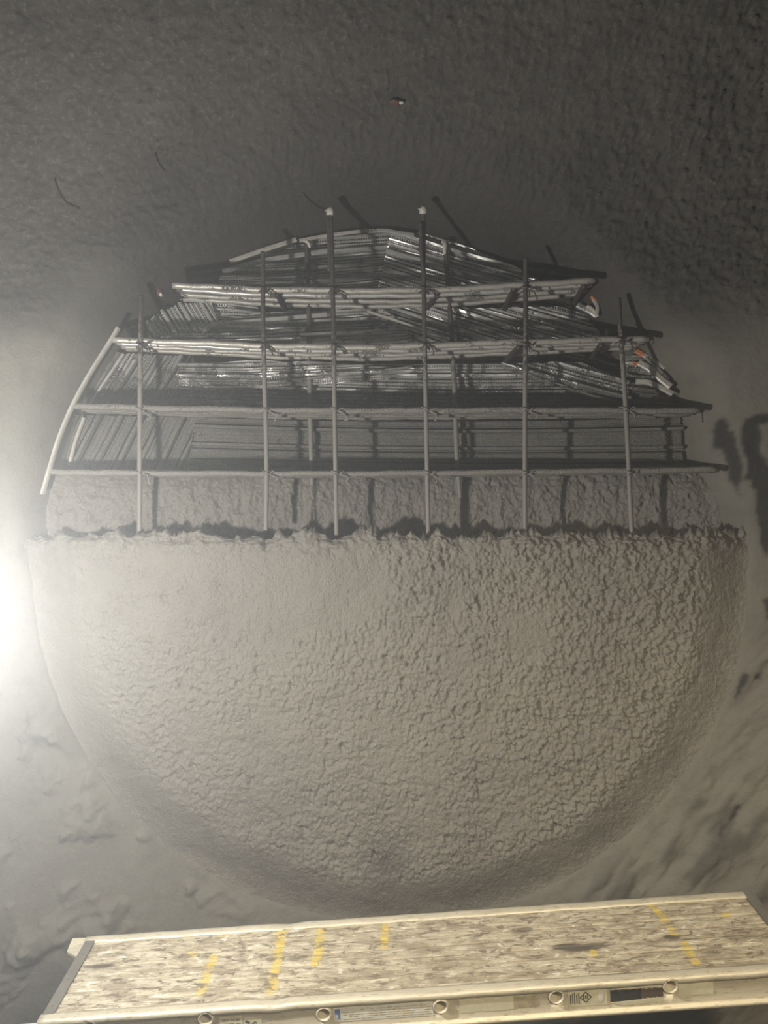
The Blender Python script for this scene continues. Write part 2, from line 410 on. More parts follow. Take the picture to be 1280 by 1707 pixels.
disp = np.where(Kc == 2, .014*fbm(FX*1.6, FZ*.8, 11, 4, 105, .6)+.007*lump+.005*lump2-.03*pits, disp)
# crusted cover over the two inner bars
for bx in (-.31, .325): disp += (Kc == 2)*.028*np.exp(-((FX-bx-.03*FZ)/.014)**2)
FY2 = FY-disp*np.where(Kc == 1, .25, 1)
FZ2 = FZ+disp*np.where(Kc == 1, 1.5, 0)+near*.012*fbm(FX, FY, 22, 2, 111)
wet = np.where(Kc == 2, .28, 0)+np.exp(-(((FX-.0)/.085)**2+((FZ+1.37)/.10)**2))*.9*(Kc == 0)
me = grid_mesh('shotcrete_fill', np.stack([FX, FY2, FZ2+H], -1), {'wet': np.clip(wet, 0, 1)})
fill = link('shotcrete_fill', me, M['shot'])
tag(fill, 'rough wet grey shotcrete filling the lower half of the round opening below a ragged ledge', 'concrete')

# ---------------------------------------------------------------- ribbed lath panels at the back
def clip(poly, nx, nz, c):
    out = []; n = len(poly)
    for i in range(n):
        a, b = poly[i], poly[(i+1) % n]
        da, db = a[0]*nx+a[1]*nz-c, b[0]*nx+b[1]*nz-c
        if da >= 0: out.append(a)
        if (da >= 0) != (db >= 0):
            k = da/(da-db); out.append((a[0]+(b[0]-a[0])*k, a[1]+(b[1]-a[1])*k))
    return out
PROF = [(0, 0), (.10, 0), (.13, .021), (.25, .021), (.29, 0), (.40, 0), (.42, .0045), (.47, .0045), (.49, 0), (.62, 0), (.64, .0045), (.69, .0045), (.71, 0), (.84, 0), (.86, .0045), (.91, .0045), (.93, 0), (1, 0)]
WEBF = [k for k, ((a, b), (c, d)) in enumerate(zip(PROF, PROF[1:])) if b == d == 0]
def lath(label, pxpoly, ang, off=0., period=.088, phase=0., mat='metal', wob=.004, tilt=0., rib=1.0, name='rib_lath_sheet', group=None, seed=0):
    pts = [XZ(a, b, ybk, off) for a, b in pxpoly]
    poly = [(p[0], p[1]-H) for p in pts]
    a = math.radians(-ang); dx, dz = math.cos(a), math.sin(a); tx, tz = -dz, dx
    ts = [p[0]*tx+p[1]*tz for p in poly]; ss = [p[0]*dx+p[1]*dz for p in poly]
    c0 = (sum(p[0] for p in poly)/len(poly), sum(p[1] for p in poly)/len(poly))
    org = Vector((c0[0], float(ybk(c0[0]))+off, c0[1]+H))
    root = empty(name, org, label, 'metal lath', group)
    t0 = math.floor(min(ts)/period+phase)-1; n = int((max(ts)-min(ts))/period)+4
    web = MB(); wuv = []
    def strip(mb, ta, ha, tb, hb, mi, uvl=None):
        q = clip(clip(poly, tx, tz, ta), -tx, -tz, -tb)
        if len(q) < 3: return False
        sa = min(p[0]*dx+p[1]*dz for p in q); sb = max(p[0]*dx+p[1]*dz for p in q)
        k = max(1, int((sb-sa)/.045)); did = False
        for j in range(k):
            c = clip(clip(q, dx, dz, sa+(sb-sa)*j/k), -dx, -dz, -(sa+(sb-sa)*(j+1)/k))
            if len(c) < 3: continue
            vs = []
            for p in c:
                tt = p[0]*tx+p[1]*tz; s_ = p[0]*dx+p[1]*dz
                h = ha+(hb-ha)*(tt-ta)/(tb-ta)
                w = wob*math.sin(s_*9+tt*23+seed)+wob*.6*math.sin(s_*31+tt*60+seed*2)
                y = float(ybk(p[0]))+off-h-w+tilt*(tt-(min(ts)+max(ts))/2)
                vs.append((p[0], y, p[1]+H))
                if uvl is not None: uvl.append((s_, tt))
            mb.add(vs, [tuple(range(len(c)))], mi); did = True
        return did
    for i in range(n):
        base = (t0+i-phase)*period
        rb = MB(); any_ = False
        jit = [0 if h < .01 and f in (0, 1) else random.gauss(0, .0016) for f, h in PROF]; kk = -1
        gap = random.random() < .75; hi = random.choice((.75, 1., 1., 1.3))
        for (f0, h0), (f1, h1) in zip(PROF, PROF[1:]):
            kk += 1; h0 = h0*(hi if h0 > .01 else 1)+jit[kk]; h1 = h1*(hi if h1 > .01 else 1)+jit[kk+1]
            if gap and f0 in (.29, .93): continue
            ta, tb = base+f0*period, base+f1*period
            if .10 <= f0 < .29: any_ |= strip(rb, ta, h0*rib, tb, h1*rib, 0)
            else: strip(web, ta, h0, tb, h1, 0 if kk in WEBF else 1, wuv)
        if any_:
            o = rb.build('rib', M[mat], root); s = o.modifiers.new('t', 'SOLIDIFY'); s.thickness = .0012
    if web.v:
        o = web.build('expanded_web', [M['web'], M[mat]], root)
        uv = o.data.uv_layers.new(name='UVMap'); vi = np.zeros(len(o.data.loops), np.int32); o.data.loops.foreach_get('vertex_index', vi)
        uv.data.foreach_set('uv', np.array(wuv, np.float32)[vi].reshape(-1))
        s = o.modifiers.new('t', 'SOLIDIFY'); s.thickness = .0012
    return root
def band(label, pts, w, mat='strip', fn=ybk, off=0., thick=.012, name='metal_strip', cat='metal strip', group=None, parent=None, sub=None):
    """flat bar laid along a pixel path at the depth fn(X)+off; w is its width in metres"""
    P = [Uon(a, b, fn, off) for a, b in pts]
    P = curve(P, 5) if len(P) > 2 else resample(P, .05)
    secs = []
    for i, p in enumerate(P):
        t = (P[min(i+1, len(P)-1)]-P[max(i-1, 0)]).normalized(); nrm = Vector((-t.z, 0, t.x)).normalized()*w/2
        b = Vector((0, thick/2, 0)); rl = .3
        secs.append([p-nrm+b, p-nrm-b*rl, p-nrm*.6-b, p+nrm*.6-b, p+nrm-b*rl, p+nrm+b])
    mb = MB(); mb.loft(secs)
    o = mb.build(name, M[mat], parent)
    if not parent: tag(o, label, cat, group)
    return o
L = lath
L('pale ribbed metal lath sheet under the top arch, its ribs rising slightly to the right', [(366,456),(384,428),(440,410),(500,401),(600,390),(664,388),(650,470),(640,478),(368,478)], -5.5, .02, .060, .1, seed=1)
L('ribbed metal lath sheet at the upper right of the arch, ribs sloping down right', [(650,392),(700,388),(760,402),(845,440),(902,470),(905,480),(630,480),(638,445)], 17.5, -.01, .078, .35, seed=2)
L('small fan of steep ribbed lath at the left end under the top shelf', [(243,541),(262,524),(298,506),(352,504),(364,536),(330,556),(262,566),(250,566)], 60, -.03, .075, .2, seed=3)
L('long ribbed lath sheet bowed and lying almost flat between top and second shelf', [(258,567),(330,540),(430,522),(560,512),(640,512),(700,574),(258,574)], -4, .0, .066, .5, seed=4, wob=.007)
L('short lath offcut with a square right end resting on the middle of the second shelf', [(500,556),(678,546),(680,574),(500,576)], -4, -.045, .07, .15, seed=5)
L('wide ribbed lath sheet between top and second shelf at right, ribs sloping down right', [(596,510),(965,510),(1003,562),(1003,572),(640,572)], 19, .01, .080, .6, seed=6)
L('hazy ribbed lath sheet at the left end below the second shelf, ribs leaning left', [(196,588),(306,594),(296,676),(140,676)], 119, .0, .070, .3, seed=7, mat='dull')
L('crumpled spattered lath offcut below the second shelf at left', [(296,606),(420,600),(560,606),(704,614),(640,634),(345,648),(300,642)], -2.5, -.055, .05, .3, seed=8, wob=.012)
L('long bright ribbed lath sheet spanning the middle below the second shelf', [(300,640),(400,622),(560,606),(900,604),(1048,630),(1048,678),(296,678)], 1.2, .0, .070, .72, seed=9)
L('narrow lath sheet sloping down right against the last front bar, below the second shelf', [(832,606),(965,604),(1046,634),(1048,668),(1020,668)], 18, -.06, .062, .2, seed=10)
L('short curved lath sheet at the right end below the second shelf', [(1040,594),(1066,590),(1108,640),(1118,664),(1124,690),(1040,684)], 8, -.03, .05, .4, seed=11, mat='dull', wob=.008)
L('grey spattered lath sheet at the left end below the third shelf, ribs leaning left', [(128,692),(328,696),(314,790),(104,790)], 114, .0, .072, .1, seed=12, mat='dull')
L('long concrete-spattered ribbed lath sheet below the third shelf', [(326,696),(1133,696),(1140,790),(312,790)], .7, .0, .074, .45, seed=13, mat='dull')
L('dark lath sheet seen at the left end under the top shelf', [(300,500),(420,500),(440,526),(350,536)], 2, .02, .05, .45, seed=14, wob=.01)
# loose strips
G = 'pale metal strips edging the top of the arch'
band('pale strip edging the top left of the arch, sloping up to the right', [(383,436),(440,416),(494,399)], .019, fn=ybk, off=-.06)
band('bright crumpled strip below the sloping arch strip at upper left', [(371,452),(440,434),(505,424),(546,418)], .021, mat='metal', fn=ybk, off=-.04)
band('short pale strip touching the left of the tallest left-hand bar at the arch top', [(499,401),(524,396),(548,392)], .014, fn=ybk, off=-.06)
band('thin pale strip between the two tallest bars, left of the arch top', [(556,391),(585,387),(612,384)], .014, fn=ybk, off=-.055)
band('white strip at the very top of the arch', [(614,385),(640,384),(664,388),(690,392)], .017, mat='metal', fn=ybk, off=-.06)
band('long curved pale strip framing the left side of the opening', [(197,546),(184,568),(150,622),(121,675),(98,730),(82,782),(70,824)], .014, fn=yb, off=-.01, thick=.02)
band('second thin strip just inside the curved strip on the left, below the second shelf', [(206,590),(176,634),(148,676)], .010, fn=ybk, off=-.03)
band('thin pale strip standing behind the third shelf end on the far left', [(140,696),(126,734),(115,776)], .013, fn=ybk, off=-.03)
band('thin pale strip sloping down right between top and second shelf', [(609,518),(680,541),(742,566)], .010, fn=ybk, off=-.07)
band('thin pale strip rising to the right from the crumpled offcut below the second shelf', [(430,640),(560,626),(686,612)], .010, mat='dull', fn=ybk, off=-.075)
band('thin dark strip sloping down right beside the fifth front bar below the second shelf', [(838,612),(920,640),(1040,674)], .008, mat='dull', fn=ybk, off=-.085)
band('wide pale curled tail of metal leaving the steep fan of lath at left', [(338,556),(356,542),(430,534),(545,524)], .018, mat='metal', fn=ybk, off=-.05)
band('short bright strip hanging under the left end of the top shelf', [(305,500),(323,500),(342,502)], .012, mat='metal', fn=yb, off=.14)
band('bright folded tip at the lower left of the steep lath fan', [(252,538),(258,550),(268,562)], .026, mat='metal', fn=ybk, off=-.05)
# curled ends on the right, orange paint on their tips
def curl(label, pts, w, tip=None, off=-.05, mat='strip'):
    o = band(label, pts, w, mat=mat, fn=ybk, off=off, name='curled_metal_strip', cat='metal strip')
    if tip:
        k = band(None, tip, w*1.03, mat='orange', fn=ybk, off=off-.003, parent=o, name='orange_tip'); k['label'] = 'orange painted tip'
curl('curled strip end with orange tip, topmost of those below the second shelf at right', [(1062,585),(1080,596),(1096,606),(1108,613)], .020, [(1060,584),(1072,591)])
curl('long bent pale strip ending bluntly at the right edge of the opening', [(1064,604),(1082,614),(1100,630),(1118,644)], .026, None, -.07)
curl('short level strip with orange tip behind the last front bar', [(1046,605),(1056,606),(1066,607)], .015, [(1054,605),(1063,607)])
curl('lowest curled strip bending down at the right edge of the opening', [(1060,636),(1080,637),(1100,645),(1121,656)], .022, None, -.06)
curl('curled strip between the orange tipped strip and the blunt bent one at right', [(1076,596),(1094,612),(1106,624),(1114,632)], .012, None, -.06, 'dull')
curl('crumpled bright strip end just below the right end of the top shelf', [(962,508),(972,513),(984,519),(994,526)], .022, None, -.06, 'metal')
curl('small twisted scrap with orange tip at the right end of the top shelf', [(988,498),(993,505),(996,513),(995,524)], .013, [(985,494),(991,498),(994,503)], -.08, 'strip')
curl('small stained strip end below the twisted orange scrap at right', [(978,510),(988,516),(996,528)], .012, None, -.075, 'pale')

# ---------------------------------------------------------------- shelves of ribbed lath
def shelf(label, lip, nr, part='shelf'):
    """lip = pixel path of the front edge; nr ribs between front and back"""
    base = [Uon(a, b, yb) for a, b in lip]
    fine = curve(base, 10)
    root = empty('rib_lath_shelf', fine[len(fine)//2].copy(), label, 'metal lath', 'rib lath shelves across the opening')
    depth = lambda x: float(ybk(x)-yb(x))-.035
    def off(fr, dz):
        return [Vector((p.x, p.y+depth(p.x)*fr, p.z+dz)) for p in fine]
    # web sheet
    w = MB(); uv = []; ns = 13; secs = []
    for i, p in enumerate(fine):
        row = []
        for k in range(ns):
            fr = k/(ns-1); row.append(Vector((p.x, p.y+depth(p.x)*fr, p.z+.010+(.0035 if k % 2 else 0)+.002*math.sin(p.x*13+k))))
            uv.append((p.x, p.y+depth(p.x)*fr))
        secs.append(row)
    w.loft(secs, closed=False, cap=False)
    o = w.build('expanded_web', M['web'], root); u = o.data.uv_layers.new(name='UVMap')
    vi = np.zeros(len(o.data.loops), np.int32); o.data.loops.foreach_get('vertex_index', vi)
    u.data.foreach_set('uv', np.array(uv, np.float32)[vi].reshape(-1)); s = o.modifiers.new('t', 'SOLIDIFY'); s.thickness = .0012
    frs = [0, .30, .62, .93][:nr]
    for j, fr in enumerate(frs):
        hh, ww = (.021, .022) if j == 0 else (.016, .020)
        secs = []
        for i, p in enumerate(off(fr, 0)):
            jx = .0015*math.sin(p.x*17+j*2)+.001*math.sin(p.x*53+j)
            prof = [(-.5, .5), (-.62, .1), (-.5, -.35), (-.2, -.5), (.2, -.5), (.5, -.35), (.62, .1), (.5, .5)]
            secs.append([p+Vector((0, a*ww, b*hh+jx)) for a, b in prof])
        rb = MB(); rb.loft(secs)
        rb.build('front_lip' if j == 0 else 'rib', M['metal' if j == 1 else 'lip'], root, True)
    # small creases across the lip
    return root
shelf('topmost and shortest ribbed metal shelf across the opening, seen from below', [(288,476),(365,480),(440,483),(560,485),(640,485),(705,484),(800,480),(876,475),(992,468)], 4)
shelf('second ribbed metal shelf from the top, seen from below', [(188,568),(300,571),(440,577),(560,579),(640,579),(708,577),(800,573),(940,569),(1082,565)], 4)
shelf('third ribbed metal shelf from the top, dull and dusty', [(121,677),(235,680),(440,684),(560,685),(640,685),(710,685),(875,684),(1040,685),(1166,685)], 4)
shelf('grey spattered lowest ribbed metal shelf, just above the wet concrete', [(80,786),(150,788),(235,789),(440,790),(560,790),(714,789),(875,787),(1048,785),(1196,783)], 4)

# ---------------------------------------------------------------- reinforcing bars
def ribbed(pts, r0, step=.006, wob=0.0):
    P = resample(pts, step); R_ = []
    for i, p in enumerate(P):
        R_.append(r0*(1.10 if i % 2 else .94))
        if wob: P[i] = p+Vector((wob*math.sin(i*.05), 0, 0))
    mb = MB(); mb.tube(P, R_, 10); return mb
names = ['leftmost', 'second', 'third', 'fourth', 'fifth', 'last']
def vbar(label, pts, r0=.0092, off=-.014, fn=yb, name='rebar', cat='rebar', group='vertical front bars'):
    P = [Uon(a, b, fn, off) for a, b in pts]
    P = curve(P, 6) if len(P) > 2 else P
    mb = ribbed(P, r0); o = mb.build(name, M['rebar'], None, True)
    return tag(o, label, cat, group), P
BARS = [('leftmost upright reinforcing bar, pale in the haze', [(235,492),(234,600),(233,700),(232,896)]),
        ('second upright reinforcing bar from the left', [(438,420),(439,560),(444,760),(443,884)]),
        ('tall upright reinforcing bar left of centre, its tip above the arch', [(551,354),(555,500),(557,640),(561,892)]),
        ('tall upright reinforcing bar right of centre, its tip above the arch', [(706,352),(706,450),(709,640),(714,895)]),
        ('second upright reinforcing bar from the right', [(876,430),(876,560),(875,700),(875,888)]),
        ('rightmost upright reinforcing bar, leaning slightly', [(1031,497),(1036,580),(1044,700),(1053,892)])]
barpath = []
for lb, pts in BARS:
    o, P = vbar(lb, pts); barpath.append(P)
    if 'tip above' in lb:
        mb = MB(); e = P[0]
        mb.tube([e+Vector((-.004, -.004, -.012)), e+Vector((-.002, -.005, .002)), e+Vector((.004, -.004, .012)), e+Vector((.008, .0, .016))], [.0135, .016, .013, .004], 9)
        mb.tube([e+Vector((-.01, -.006, .004)), e+Vector((-.022, -.006, .007))], [.006, .002], 6)
        k = mb.build('bar_cap', M['pale'], o, True); k['label'] = 'pale cement cap on the tip'
vbar('short spliced bar tied beside the tall bar left of centre', [(547,362),(549,410),(549,452)], .0085, -.016, group='short splice bars')
vbar('short spliced bar tied beside the tall bar right of centre', [(701,372),(702,410),(705,452)], .0085, -.030, group='short splice bars')
def vin(label, pts):
    o, P = vbar(label, pts, .0105, -.055, ybk, group='inner upright bars'); return o, P
a, P = vin('inner upright bar behind the shelves, left of centre', [(511,406),(515,520),(516,640),(519,770),(522,868)])
mb = MB(); mb.tube([P[0]+Vector((-.014, -.008, .006)), P[0]+Vector((0, -.006, .008)), P[0]+Vector((.010, -.006, -.004)), P[0]+Vector((.016, -.008, -.02))], [.004, .008, .009, .004], 8)
mb.build('bar_cap', M['pale'], a, True)['label'] = 'pale cement blob on the tip'
a, P = vin('inner upright bar behind the shelves, right of centre', [(742,406),(750,520),(757,640),(762,770),(772,868)])
mb = MB(); mb.tube([P[0]+Vector((-.004, -.012, -.05)), P[0]+Vector((-.002, -.012, -.02)), P[0]+Vector((0, -.010, .006))], [.006, .010, .012], 8)
mb.tube([P[0]+Vector((-.016, -.008, .004)), P[0]+Vector((.024, -.006, .002))], [.006, .004], 7)
mb.build('bar_cap', M['pale'], a, True)['label'] = 'pale cement blob on the tip'
# short dark cross bars under the shelves, running front to back
def dowel(label, p0, p1, d0=.02, d1=.26):
    A = Uon(p0[0], p0[1], yb, d0); B = Uon(p1[0], p1[1], yb, d1)
    mb = ribbed([A, B], .0115); tag(mb.build('cross_bar', M['wire'], None, True), label, 'rebar', 'short cross bars under the shelves')
dowel('short dark cross bar under the top shelf, just right of the tall right bar', (733,481), (712,513), .01, .23)
dowel('short dark cross bar under the top shelf, left of the fifth bar', (858,480), (841,514), .01, .23)
dowel('short dark cross bar under the right tip of the top shelf', (974,476), (956,508), .02, .24)
dowel('short dark cross bar under the top shelf, right of the second bar', (462,488), (474,514), .01, .23)
dowel('short dark cross bar under the second shelf, touching the fifth bar', (866,578), (842,603), .0, .22)
dowel('short dark cross bar under the second shelf, left of the last bar', (1003,574), (986,598), .0, .22)
# tie wires
ords = ['leftmost', 'second', 'tall left-of-centre', 'tall right-of-centre', 'fifth', 'rightmost']
sh = [('top', [0, 0, 1, 1, 1, 0], 484), ('second', [1]*6, 577), ('third', [1]*6, 684), ('lowest', [1]*6, 789)]
def wire(pts, r0=.0022): mb = MB(); mb.tube(curve(pts, 5), r0, 6); return mb
for sn, on, sy in sh:
    for bi, P in enumerate(barpath):
        if not on[bi] and not (sn == 'top' and bi == 1): continue
        zt = H-(sy-853.5)/F*float(yb(P[0].x))
        zt += {0: .0, 5: .02}.get(bi, 0) if sn in ('top', 'second') else 0
        q = min(P, key=lambda p: abs(p.z-zt)); r0 = .013
        c = Vector((q.x, q.y, zt)); j = lambda s: random.uniform(-s, s)
        mb = wire([c+Vector((-.020, .018, .012+j(.004))), c+Vector((-.012, -.010, .008)), c+Vector((.004, -.015, .0)), c+Vector((.016, .004, -.010)), c+Vector((.020, .022, -.014))])
        mb.tube(curve([c+Vector((-.018, .016, -.010)), c+Vector((-.010, -.010, -.008)), c+Vector((.006, -.014, .004)), c+Vector((.018, .010, .012))], 5), .0022, 6)
        e = c+Vector((.014, -.004, -.006))
        mb.tube(curve([e, e+Vector((.018+j(.006), -.006, -.008+j(.006))), e+Vector((.030+j(.01), .0, -.022+j(.01))), e+Vector((.022+j(.012), .006, -.034+j(.008)))], 5), .0030, 6)
        mb.tube(curve([e, e+Vector((.012, -.008, .010+j(.005))), e+Vector((.026+j(.01), -.004, .012+j(.008)))], 5), .0024, 6)
        tag(mb.build('tie_wire', M['wire'] if sy < 650 else M['rebar'], None, True), 'twisted tie wire where the %s upright bar crosses the %s shelf' % (ords[bi], sn), 'wire', 'tie wires at the bar crossings')
# lone bits at shelf ends and on the wall
def lump_obj(name, label, cat, c, rad, mat, seed=0, sub=3):
    bm = bmesh.new(); bmesh.ops.create_icosphere(bm, subdivisions=sub, radius=1)
    for v in bm.verts:
        n_ = 1+.35*perlin(np.array([v.co.x*1.7+seed]), np.array([v.co.y*1.7]), np.array([v.co.z*1.7]))[0]
        v.co = Vector((v.co.x*rad[0], v.co.y*rad[1], v.co.z*rad[2]))*n_
    me = bpy.data.meshes.new(name); bm.to_mesh(me); bm.free()
    o = link(name, me, M[mat]); o.location = c
    return tag(o, label, cat) if label else o
o = lump_obj('plug', 'reddish brown plug with a pale tip on the wall left of the top shelf', 'plug', wsurf(266, 487), (.014, .02, .016), 'brown', 1)
k = lump_obj('plug_tip', None, None, Vector((.008, -.008, -.012)), (.007, .01, .009), 'pale', 2); k.parent = o
o = lump_obj('bolt_stub', 'small dark red stub with a white tip high on the wall above centre', 'bolt', wsurf(659, 171), (.026, .02, .007), 'brown', 4)
k = lump_obj('stub_tip', None, None, Vector((.022, -.010, -.006)), (.009, .008, .005), 'white', 5); k.parent = o
lump_obj('cement_blob', 'tiny pale cement blob on the wall past the right end of the second shelf', 'cement', wsurf(1087, 568), (.006, .008, .008), 'pale', 6)
lump_obj('cement_blob', 'small pale cement drip on the wall between the right ends of top and second shelf', 'cement', wsurf(1011, 554), (.005, .008, .013), 'pale', 7)
def wallwire(label, pts, r0=.002, mat='wire', o=-.012):
    mb = wire([wsurf(a, b, o) for a, b in pts], r0); tag(mb.build('wire_scrap', M[mat], None, True), label, 'wire')
wallwire('longer curled wire scrap sticking to the wall at upper left', [(91,298),(98,320),(110,338),(124,346),(132,350)])
wallwire('short curled wire scrap on the wall above the arch at left', [(258,255),(264,272),(274,286)])
wallwire('bent wire poking from the wall left of the tallest left-hand bar', [(504,322),(520,338),(536,348),(550,352)], .003)
wallwire('thin wire hooked over the right tip of the third shelf', [(1160,680),(1168,682),(1170,690),(1171,704)], .0018)
wallwire('loose twisted wire at the left end of the top shelf', [(284,472),(288,480),(290,492)], .0025)
wallwire('thin loose wire end on the wall right of the last bar', [(1058,540),(1066,547),(1078,556)], .0022, 'rebar')

# ---------------------------------------------------------------- aluminium walk plank
def Rm(a, b, c):
    return Matrix.Rotation(a, 3, 'Z') @ Matrix.Rotation(b, 3, 'Y') @ Matrix.Rotation(c, 3, 'X')
PO = Vector((-.9022, 1.9777, -1.334)); PR = Rm(-.001, -.070, .0974); W_, L_ = .3321, 2.031
plank = bpy.data.objects.new('scaffold_plank', None); C.objects.link(plank)
plank.matrix_world = Matrix.Translation(PO+Vector((0, 0, H))) @ PR.to_4x4()
tag(plank, 'weathered aluminium walk plank with yellow paint marks, across the bottom of the picture', 'scaffold plank')
Pi = PR.inverted()
def loc(px, py, face='top', c=0.0):
    d = Pi @ Vector(((px-640)/F, 1, -(py-853.5)/F)); o = Pi @ (-PO)
    if face == 'top': k = (c-o.z)/d.z
    else: k = (c-o.y)/d.y
    return o+d*k
def child(mb, name, mat, smooth=False, parent=None, label=None):
    o = mb.build(name, mat, parent or plank, smooth, inv=False)
    if label: o['label'] = label
    return o
# deck: fine grid with grooves
dxs = np.arange(.030, L_-.028, .0045); dys = np.arange(.020, W_-.012, .0016)
DX, DY = np.meshgrid(dxs, dys)
bw = (dys[-1]-dys[0])/7.
u = ((DY-dys[0])/bw); fr = u-np.floor(u)
groove = np.exp(-((np.minimum(fr, 1-fr))/.055)**2)
fine = .5+.5*np.cos(u*2*np.pi*7)
DZ = -.0065*groove-.0011*fine*(1-groove)+.0012*fbm(DX*.4, DY*2, 30, 3, 7)
yellow = np.zeros_like(DX)
for pts, w in [([(470,1546),(462,1600),(452,1652)], 9), ([(536,1545),(532,1575),(526,1606)], 9), ([(641,1534),(640,1560),(640,1578)], 7),
               ([(356,1595),(350,1612),(342,1636),(334,1655)], 8), ([(362,1556),(372,1558)], 8), ([(1080,1504),(1098,1520),(1112,1540),(1124,1556)], 7),
               ([(1142,1573),(1150,1590),(1160,1604)], 8), ([(1208,1524),(1212,1524)], 6), ([(315,1590),(325,1591)], 6), ([(988,1586),(993,1594)], 5)]:
    Q = [loc(a, b) for a, b in pts]
    for p, q in zip(Q, Q[1:]):
        n_ = 14
        for i in range(n_+1):
            c = p.lerp(q, i/n_); rx = w/1260*2.1
            yellow = np.maximum(yellow, np.exp(-(((DX-c.x)/rx)**2*1.0+((DY-c.y)/.012)**2)**2))
yellow = sm(.35, .6, yellow+fbm(DX, DY, 45, 3, 33)*.35)
stainp = np.zeros_like(DX)
for (px, py, rx, ry) in [(975,1578,.085,.020), (945,1575,.05,.012), (170,1610,.05,.009), (810,1505,.03,.006), (1120,1562,.03,.012), (870,1550,.04,.014)]:
    c = loc(px, py); stainp = np.maximum(stainp, np.exp(-(((DX-c.x)/rx)**2+((DY-c.y)/ry)**2)))
stainp = .45*groove*sm(-.25, .15, fbm(DX*.3, DY*2, 12, 3, 36))+sm(.3, .75, stainp+fbm(DX*.6, DY*2, 20, 3, 35)*.4)
me = grid_mesh('deck', np.stack([DX, DY, DZ], -1), {'yellow': yellow, 'stain': stainp})
deck = link('deck', me, M['deck'], plank)
s = deck.modifiers.new('t', 'SOLIDIFY'); s.thickness = .004
# rails: extruded channel with rounded top lip
def rail(name, sign, y):
    prof = [(0.026, .002), (.018, .0045), (.004, .0045), (-.004, .003), (-.0065, -.003), (-.006, -.012), (.0, -.0145), (.003, -.018),
            (.003, -.074), (.0, -.078), (-.006, -.081), (-.007, -.088), (.026, -.089), (.026, -.086), (.007, -.083), (.007, -.004), (.026, -.002)]
    secs = []
    for x in np.arange(-.004, L_+.004, .02):
        dent = -.004*math.exp(-((x-.62)/.03)**2)
        secs.append([Vector((x, y+sign*a, b+(dent if b > -.02 else 0)+.0006*math.sin(x*40)*(b > -.02))) for a, b in prof])
    mb = MB(); mb.loft(secs); return child(mb, name, M['rail'], True, label=None)
fr_ = rail('side_rail', 1, 0.0); fr_['label'] = 'front side rail with open rung ends'
rail('side_rail', -1, W_)
# end plates
for x0, x1, lb in ((.0, .030, 'bare steel end plate at left'), (L_-.028, L_, 'end plate at right')):
    mb = MB(); mb.box(x0, x1, .004, W_-.004, -.003, .0045); mb.box(x0, x0+.004, .004, W_-.004, -.06, -.003)
    for yy in (.05, .15, .25): mb.tube([(x0+.014, yy, .004), (x0+.014, yy, .0065)], .004, 8)
    child(mb, 'end_plate', M['steel'], label=lb)
mb = MB(); mb.add([(0, W_, .002), (-.048, W_+.002, .002), (-.044, W_-.05, -.004), (0, W_-.085, .001), (0, W_, -.006), (-.048, W_+.002, -.006), (-.044, W_-.05, -.012), (0, W_-.085, -.006)],
               [(0,1,2,3),(7,6,5,4),(0,4,5,1),(1,5,6,2),(2,6,7,3)])
child(mb, 'corner_gusset', M['rail'])
mb = MB(); mb.box(-.06, -.0, -.004, .012, -.030, -.012); child(mb, 'end_hook', M['rail'])
# rung ends: holes cut through the front rail
RC = []
for px, py in [(343,1699),(540,1691),(735,1678),(928,1662),(1118,1644)]: RC.append(loc(px, py, 'front', -.004))
q0 = RC[0].copy(); q0.x -= .3048; RC.insert(0, q0)
mb = MB()
for c in RC: mb.tube([(c.x, -.02, c.z), (c.x, .03, c.z)], .0185, 28)
cut = mb.build('cutter', M['bore'], plank, False, False)
md = fr_.modifiers.new('b', 'BOOLEAN'); md.object = cut; md.operation = 'DIFFERENCE'; md.solver = 'EXACT'
dg = bpy.context.evaluated_depsgraph_get(); dg.update()
nm = bpy.data.meshes.new_from_object(fr_.evaluated_get(dg)); fr_.modifiers.clear(); fr_.data = nm
bpy.data.objects.remove(cut)
for c in RC:
    mb = MB(); secs = []
    for y_, r_ in ((.004, .0215), (-.003, .0215), (-.0065, .019), (-.0065, .0165), (-.002, .0150), (.16, .0150)):
        secs.append([Vector((c.x+r_*math.cos(a), y_, c.z+r_*math.sin(a))) for a in [2*math.pi*k/28 for k in range(28)]])
    mb.loft(secs, cap=False); rg = child(mb, 'rung_end', M['rail'], True)
    mb = MB(); mb.tube([(c.x, .158, c.z), (c.x, .162, c.z)], .0152, 20); child(mb, 'bore', M['bore'], True, rg)
# labels on the front rail
def plate(x0, x1, z0, z1, y=-.0005, jag=0., n=14):
    mb = MB(); top = []; bot = []
    for i in range(n+1):
        x = x0+(x1-x0)*i/n; top.append((x, z1-abs(random.gauss(0, jag)))); bot.append((x, z0+abs(random.gauss(0, jag))))
    ring = top+bot[::-1]; k = len(ring)
    mb.add([(a, y, b) for a, b in ring]+[(a, y+.004, b) for a, b in ring], [tuple(range(k))[::-1], tuple(range(k, 2*k))]+[(i, (i+1) % k, k+(i+1) % k, k+i) for i in range(k)])
    return mb
def text(body, c, size, parent, mat='ink', width=None):
    cu = bpy.data.curves.new('t', 'FONT'); cu.body = body; cu.size = size; cu.align_x = 'CENTER'; cu.align_y = 'CENTER'; cu.extrude = .0003; cu.resolution_u = 2
    tmp = bpy.data.objects.new('t', cu); C.objects.link(tmp); dg = bpy.context.evaluated_depsgraph_get(); dg.update()
    me = bpy.data.meshes.new_from_object(tmp.evaluated_get(dg)); C.objects.unlink(tmp); bpy.data.objects.remove(tmp)
    me.transform(Matrix.Translation(c) @ Matrix.Rotation(math.pi/2, 4, 'X'))
    return link('lettering', me, M[mat], parent, False)
SY = 0.0028
